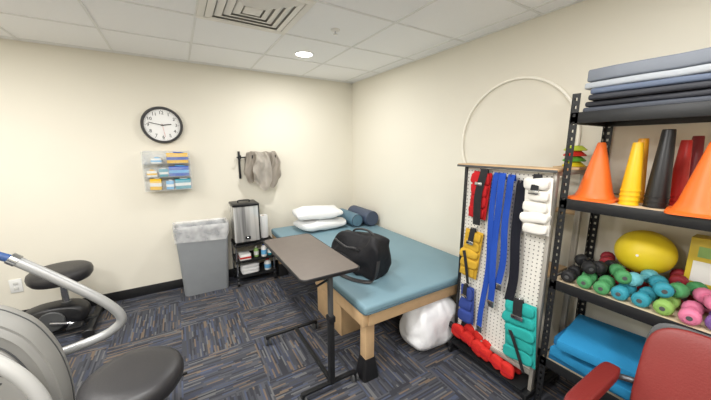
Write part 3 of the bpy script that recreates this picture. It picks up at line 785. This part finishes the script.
belt(1.075, 1.405, [(.022, .035, 1.02, 0, .040), (-.024, -.012, .80, -.006, .040)], BLF, 'long bright blue gait belt hanging beside the red weight')
belt(1.0, 1.40, [(.0, .012, .66, 0, .042)], BLF, 'shorter bright blue gait belt hanging in middle of the pegboard')
belt(.94, 1.37, [(.0, .0, .72, 0, .058)], NVW, 'broad black belt hanging between the blue belts and white weight', False, .03)
ds = thing('stacking_disc', 'yellow stacking disc at the base of pile on the rack ledge', 'disc', (RKX+.27, .82, 1.457), 0, 'small discs on the rack ledge')
obj('disc_body', lathe(B(), [(.02, 0), (.055, 0), (.058, .006), (.03, .03), (.02, .03)], 28, closed=True), YELLOW, ds)
for i, (m, nm) in enumerate(((mat('green_disc', (96, 170, 62)), 'green'), (mat('red_disc', (210, 50, 40)), 'red'), (mat('lime_disc', (190, 206, 60)), 'lime'))):
    dup(ds, (RKX+.27, .82, 1.457+.0305*(i+1)), (0, 0, 0), nm+' stacking disc in the small pile on the rack ledge', None, m)
HR = .44
b = B(); pts = [(0, HR*math.cos(2*PI*k/96), HR+.009+HR*math.sin(2*PI*k/96)) for k in range(96)]
tube(b, pts, .009, 12, True)
o = obj('exercise_hoop', b, HOOP, None, (XR-.0105, 1.315, 1.17)); tag(o, 'large pale cream hoop leaning on wall above pegboard rack', 'hoop')

# ------------------------------------------------------------------ steel shelving
SX0, SX1, SY0, SY1 = 1.72, 2.165, -.17, .745
sh = thing('shelving_unit', 'tall black steel shelving unit with perforated posts', 'shelving unit', ((SX0+SX1)/2, (SY0+SY1)/2, 0))
hx, hyy = (SX1-SX0)/2, (SY1-SY0)/2
def angle_post(sx, sy):
    b = B(); x, y = sx*hx, sy*hyy; T = .0025; W = .036; Ht = 1.83
    for (ax) in (0, 1):
        def seg(u0, u1, z0, z1):
            if ax == 0: box2(b, x-sx*u0, x-sx*u1, y, y-sy*T, z0, z1)
            else: box2(b, x, x-sx*T, y-sy*u0, y-sy*u1, z0, z1)
        seg(0, .012, 0, Ht); seg(.024, W, 0, Ht)
        z = 0
        while z < Ht:
            seg(.012, .024, z, min(z+.024, Ht)); z += .0385
    return b
for sx in (-1, 1):
    for sy in (-1, 1): obj('post', angle_post(sx, sy), BLACKM, sh)
SZ = (.365, .845, 1.30, 1.735)
for z in SZ:
    s_ = obj('shelf_board', box2(B(), -hx+.004, hx-.004, -hyy+.004, hyy-.004, z-.013, z), BOARD, sh)
    b = B()
    for s in (-1, 1):
        box2(b, s*(hx-.003)-.003, s*(hx-.003)+.003, -hyy+.003, hyy-.003, z-.05, z+.004, .001)
        box2(b, s*(hx-.003)-.012*s, s*(hx-.003), -hyy+.003, hyy-.003, z-.017, z-.0135)
        box2(b, -hx+.004, hx-.004, s*(hyy-.003)-.003, s*(hyy-.003)+.003, z-.05, z+.004, .001)
    obj('shelf_beam', b, BLACKM, s_)

# mats on the top
mg = [mat('black_mat', (44, 46, 54), rough=.6), mat('blue_grey_mat', (92, 104, 126), rough=.6), mat('slab_grey_mat', (120, 126, 136), rough=.5), mat('charcoal_mat', (66, 71, 82), rough=.6), mat('pale_edge_mat', (170, 175, 181), rough=.5)]
mspec = [(0, 3, 1.737, .052, 'black folded exercise mat at the bottom of the shelf top pile', .0, .197, .0, .83),
         (1, 0, 1.790, .056, 'blue grey folded exercise mat in the middle of the shelf top pile', .04, .188, -.012, .80),
         (2, 4, 1.848, .094, 'thick grey slab mat with pale edge on top of the shelf top pile', -.04, .20, .002, .84)]
def matlayer(hw, th, z, sd, l=.83):
    t = bmesh.new(); bmesh.ops.create_cube(t, size=1)
    bmesh.ops.scale(t, vec=(hw*2, l, th), verts=t.verts)
    bmesh.ops.bevel(t, geom=t.edges[:], offset=min(.009, th*.35), segments=3, profile=.5, affect='EDGES')
    for k in (-.3, -.2, -.1, 0, .1, .2, .3):
        bmesh.ops.bisect_plane(t, geom=t.verts[:]+t.edges[:]+t.faces[:], plane_co=(0, k, 0), plane_no=(0, 1, 0))
    for v_ in t.verts:
        v_.co.x += .014*noise.noise(Vector((sd, v_.co.y*5, 0))); v_.co.z += .003*noise.noise(Vector((sd+4, v_.co.y*6, v_.co.x*5)))
    bm = B(); merge(bm, t, Matrix.Translation((0, 0, z))); return bm
for mi, mj, z, th, label, dx, hw, xo, ln_ in mspec:
    t = thing('exercise_mat', label, 'mat', (1.938+xo, .288, z), R(dx*50), 'folded mats on the shelving top')
    f = .5 if mi != 2 else .35
    obj('lower_fold', matlayer(hw, th*f*.92, th*f*.5, mi, ln_), mg[mj], t)
    obj('upper_fold', matlayer(hw-.006, th*(1-f)*.94, th*(f+(1-f)*.5), mi+9, ln_-.008), mg[mi], t)

# cones on the second shelf
CZ = 1.301
cn = thing('traffic_cone', 'orange traffic cone at the left end of the cone shelf', 'cone', (1.85, .642, CZ), 0, 'orange traffic cones')
obj('base', loft(B(), [rring(.20, .20, .035, 0), rring(.20, .20, .035, .009), rring(.18, .18, .04, .013)]), ORANGE, cn)
obj('cone_body', lathe(B(), [(.088, .012), (.082, .022), (.072, .045), (.018, .285), (.014, .292), (.009, .292), (.009, .28), (.066, .045), (.078, .012)], 40, closed=True), ORANGE, cn)
dup(cn, (1.80, .262, CZ), (0, 0, R(8)), 'orange traffic cone at the right, in front of the maroon stack')
def stack(x, y, m, h, r, n, label):
    dz = .022
    for i in range(n):
        z0 = i*dz; hh = h-dz*(n-1); w = .0014
        o = obj('stacking_cone', lathe(B(), [(r*1.06, 0), (r*1.06, .004), (r, .005), (r*.55, hh-.006), (r*.5, hh), (r*.38, hh), (r*.38, hh-.002), (r*.5-w, hh-.004), (r-w-.0005, .004), (r-w, 0)], 36, closed=True), m, None, (x, y, CZ+z0))
        tag(o, label % ['bottom', 'second', 'third', 'fourth', 'fifth'][i], 'cone', label.split(' ')[0]+' stacking cones')
MAR = mat('red_cone_plastic', (196, 40, 36), rough=.45); MAR2 = mat('maroon_cone_plastic', (128, 28, 38), rough=.45)
stack(1.82, .495, YCONE, .29, .036, 4, 'yellow tall narrow cone, %s in its stack on shelf')
stack(1.94, .51, YCONE2, .31, .036, 3, 'amber tall narrow cone, %s in stack behind yellow stack')
stack(1.845, .408, BLACKP, .345, .041, 3, 'black tall narrow cone, %s in its stack on shelf')
stack(1.98, .375, MAR, .30, .034, 3, 'red tall narrow cone, %s in stack behind black stack')
stack(2.085, .36, MAR2, .32, .036, 3, 'maroon tall narrow cone, %s in stack behind red stack')

# dumbbells
DZ = .8465
def dmat(n, c): return mat(n, c, rough=.6, spec=.3)
DC = dict(green=dmat('green_neoprene', (74, 142, 90)), teal=dmat('teal_neoprene', (50, 138, 156)), lime=dmat('lime_neoprene', (130, 168, 86)), purple=dmat('purple_neoprene', (118, 86, 148)),
          magenta=dmat('magenta_neoprene', (184, 62, 116)), pink=dmat('pink_neoprene', (206, 114, 146)), black=dmat('black_neoprene', (34, 34, 36)), maroon=dmat('maroon_neoprene', (138, 36, 46)), aqua=dmat('aqua_neoprene', (104, 176, 186)))
db = thing('dumbbell', 'x', 'dumbbell', (1.845, .675, DZ), 0, 'neoprene dumbbells')
hr_ = .034
for s in (-1, 1):
    obj('head', lathe(B(), [(0, 0), (.022, 0), (.030, .005), (hr_, .013), (hr_, .034), (.030, .043), (.020, .049), (0, .050)], 12, TR((s*.025, 0, hr_), ry=s*PI/2)), DC['green'], db, angle=28)
    obj('end_disc', lathe(B(), [(0, 0), (.010, 0), (.009, .002), (0, .002)], 20, TR((s*.0745, 0, hr_), ry=s*PI/2)), SHROUD2, db)
obj('handle', cyl(B(), (-.027, 0, hr_), (.027, 0, hr_), .0130), DC['green'], db)
ordn = ['first', 'second', 'third', 'fourth', 'fifth', 'sixth', 'seventh', 'eighth', 'ninth', 'tenth', 'eleventh', 'twelfth']
rows = ((1.815, ['black', 'green', 'green', 'teal', 'teal', 'lime', 'pink', 'purple', 'magenta', 'pink', 'teal'], 'front', .0745),
        (2.02, ['black', 'black', 'maroon', 'maroon', 'green', 'maroon', 'pink', 'maroon', 'purple', 'magenta'], 'back', .078))
first = True
for (cx, cols, rn, spc) in rows:
    for i, c in enumerate(cols):
        loc = (cx+random.uniform(-.014, .012), .678-spc*i, DZ); lab = '%s dumbbell, %s from left in the %s shelf row' % (c, ordn[i], rn)
        if first:
            db.location = loc; db['label'] = lab; first = False
            db.rotation_euler = (0, 0, R(6))
            for ch in db.children:
                if 'end_disc' not in ch.name: recolor(ch, DC[c])
        else: dup(db, loc, (0, 0, R(random.uniform(0, 14))), lab, None, DC[c], ('head', 'handle'))
tops = ((0, 'black', .04, 40), (1, 'black', .08, -14), (2, 'green', .04, 30), (3, 'aqua', .07, -20), (4, 'teal', .03, 22), (5, 'green', .08, -24), (6, 'pink', .03, 28), (7, 'magenta', .07, -12), (8, 'pink', .04, 24))
for i, c, dx, rz in tops:
    dup(db, (1.822+dx, .678-.0745*(i+.5), DZ+.0605), (0, R(random.uniform(-7, 7)), R(rz)), '%s dumbbell lying on the pile between front row %s and %s' % (c, ordn[i], ordn[i+1]), None, DC[c], ('head', 'handle'))
dup(db, (2.03, .600, DZ+.0615), (0, 0, R(16)), 'maroon dumbbell lying on the back row left of the yellow ball', None, DC['maroon'], ('head', 'handle'))
dup(db, (2.03, .320, DZ+.0615), (0, 0, R(10)), 'maroon dumbbell lying on the back row right of the yellow ball', None, DC['maroon'], ('head', 'handle'))
# yellow ball
ba = thing('exercise_ball', 'smooth yellow exercise ball resting on the dumbbells', 'ball', (2.045, .46, DZ+.0685))
obj('ball_skin', superq(B(), (0, 0, .115), (.115, .12, .114), 1, 1, 48, 24), YELLOW, ba)
obj('valve', cyl(B(), (-.116, -.002, .12), (-.1135, -.002, .12), .006), WHITEP, ba)
yb = thing('carton', 'yellow carton with pale printed panel right of the ball', 'box', (2.085, .20, DZ+.0685))
obj('carton_body', box2(B(), -.045, .045, -.11, .11, 0, .24, .003), mat('yellow_carton', (216, 190, 58)), yb)
obj('printed_panel', box2(B(), -.0462, -.045, -.08, .09, .03, .13), pk['w'], yb)
obj('printed_panel', box2(B(), -.0464, -.045, -.07, .08, .15, .2), pk['g'], yb)

# foam slabs on the bottom shelf
def foam(z, dx, y, rz, w_, l_, th, m, label):
    o = obj('foam_slab', box(B(), (0, 0, 0), (w_, l_, th), .0025, 2), m, None, (1.925+dx, y, z+th/2)); o.rotation_euler = (0, 0, R(rz))
    tag(o, label, 'foam slab', 'foam slabs on the lowest shelf')
foam(.370, .005, .44, 1.0, .38, .54, .045, CYAN2, 'deep blue foam slab at the bottom of pile on lowest shelf')
foam(.4165, -.035, .43, -4.0, .40, .50, .045, CYAN, 'blue foam slab second from bottom of pile on lowest shelf')
foam(.463, .015, .445, 3.0, .36, .52, .045, CYAN2, 'deep blue foam slab third from bottom of pile on lowest shelf')
foam(.5095, -.05, .43, 8.0, .40, .48, .048, CYAN, 'bright blue angled foam slab topmost of pile on lowest shelf')

# ------------------------------------------------------------------ red chair
ch = thing('arm_chair', 'dull red vinyl armchair with padded arms in front of the shelving', 'chair', (1.32, .07, 0))
FR = mat('grey_chair_frame', (96, 98, 102), rough=.35, metal=.6)
obj('seat', superq(B(), (-.02, 0, .44), (.25, .235, .045), .35, .25, 40, 14), REDV, ch, angle=60)
MB_ = TR((.26, 0, .66), ry=R(17))
obj('backrest', superq(B(), (0, 0, 0), (.030, .24, .22), .45, .22, 40, 20, M=MB_), REDV, ch, angle=60)
obj('back_shell', superq(B(), (.024, 0, -.002), (.012, .245, .225), .3, .18, 40, 16, M=MB_), SHROUD2, ch, angle=60)
for s in (-1, 1):
    y = s*.30
    obj('arm_pad', superq(B(), (-.0, y, .645), (.195, .034, .024), .4, .4, 32, 12), REDV2, ch, angle=60)
    obj('arm_frame', tube(B(), spline([(-.2, y, .013), (-.21, y, .3), (-.2, y, .58), (-.16, y, .615), (0, y, .62), (.16, y, .62), (.22, y*.95, .60), (.245, y*.80, .6)], 6), .013), FR, ch)
    obj('rear_leg', tube(B(), spline([(.21, y*.80, .44), (.25, y*.85, .25), (.31, y*.9, .013)], 6), .013), FR, ch)
obj('seat_frame', tube(B(), [(-.2, -.3, .385), (-.2, .3, .385)], .012), FR, ch)
obj('seat_frame', tube(B(), [(.2, -.24, .395), (.2, .24, .395)], .012), FR, ch)

# ------------------------------------------------------------------ camera & world
w = bpy.data.worlds.new('World'); S.world = w; w.use_nodes = True
w.node_tree.nodes['Background'].inputs['Color'].default_value = (1, .97, .92, 1)
w.node_tree.nodes['Background'].inputs['Strength'].default_value = .4
cam = bpy.data.cameras.new('Camera'); cam.sensor_width = 36; cam.lens = 36*292.5/711; cam.clip_start = .02
co = bpy.data.objects.new('Camera', cam); C.objects.link(co)
co.location = (0, 0, 1.57); co.rotation_euler = (R(90-10.27), 0, R(-31.27))
S.camera = co
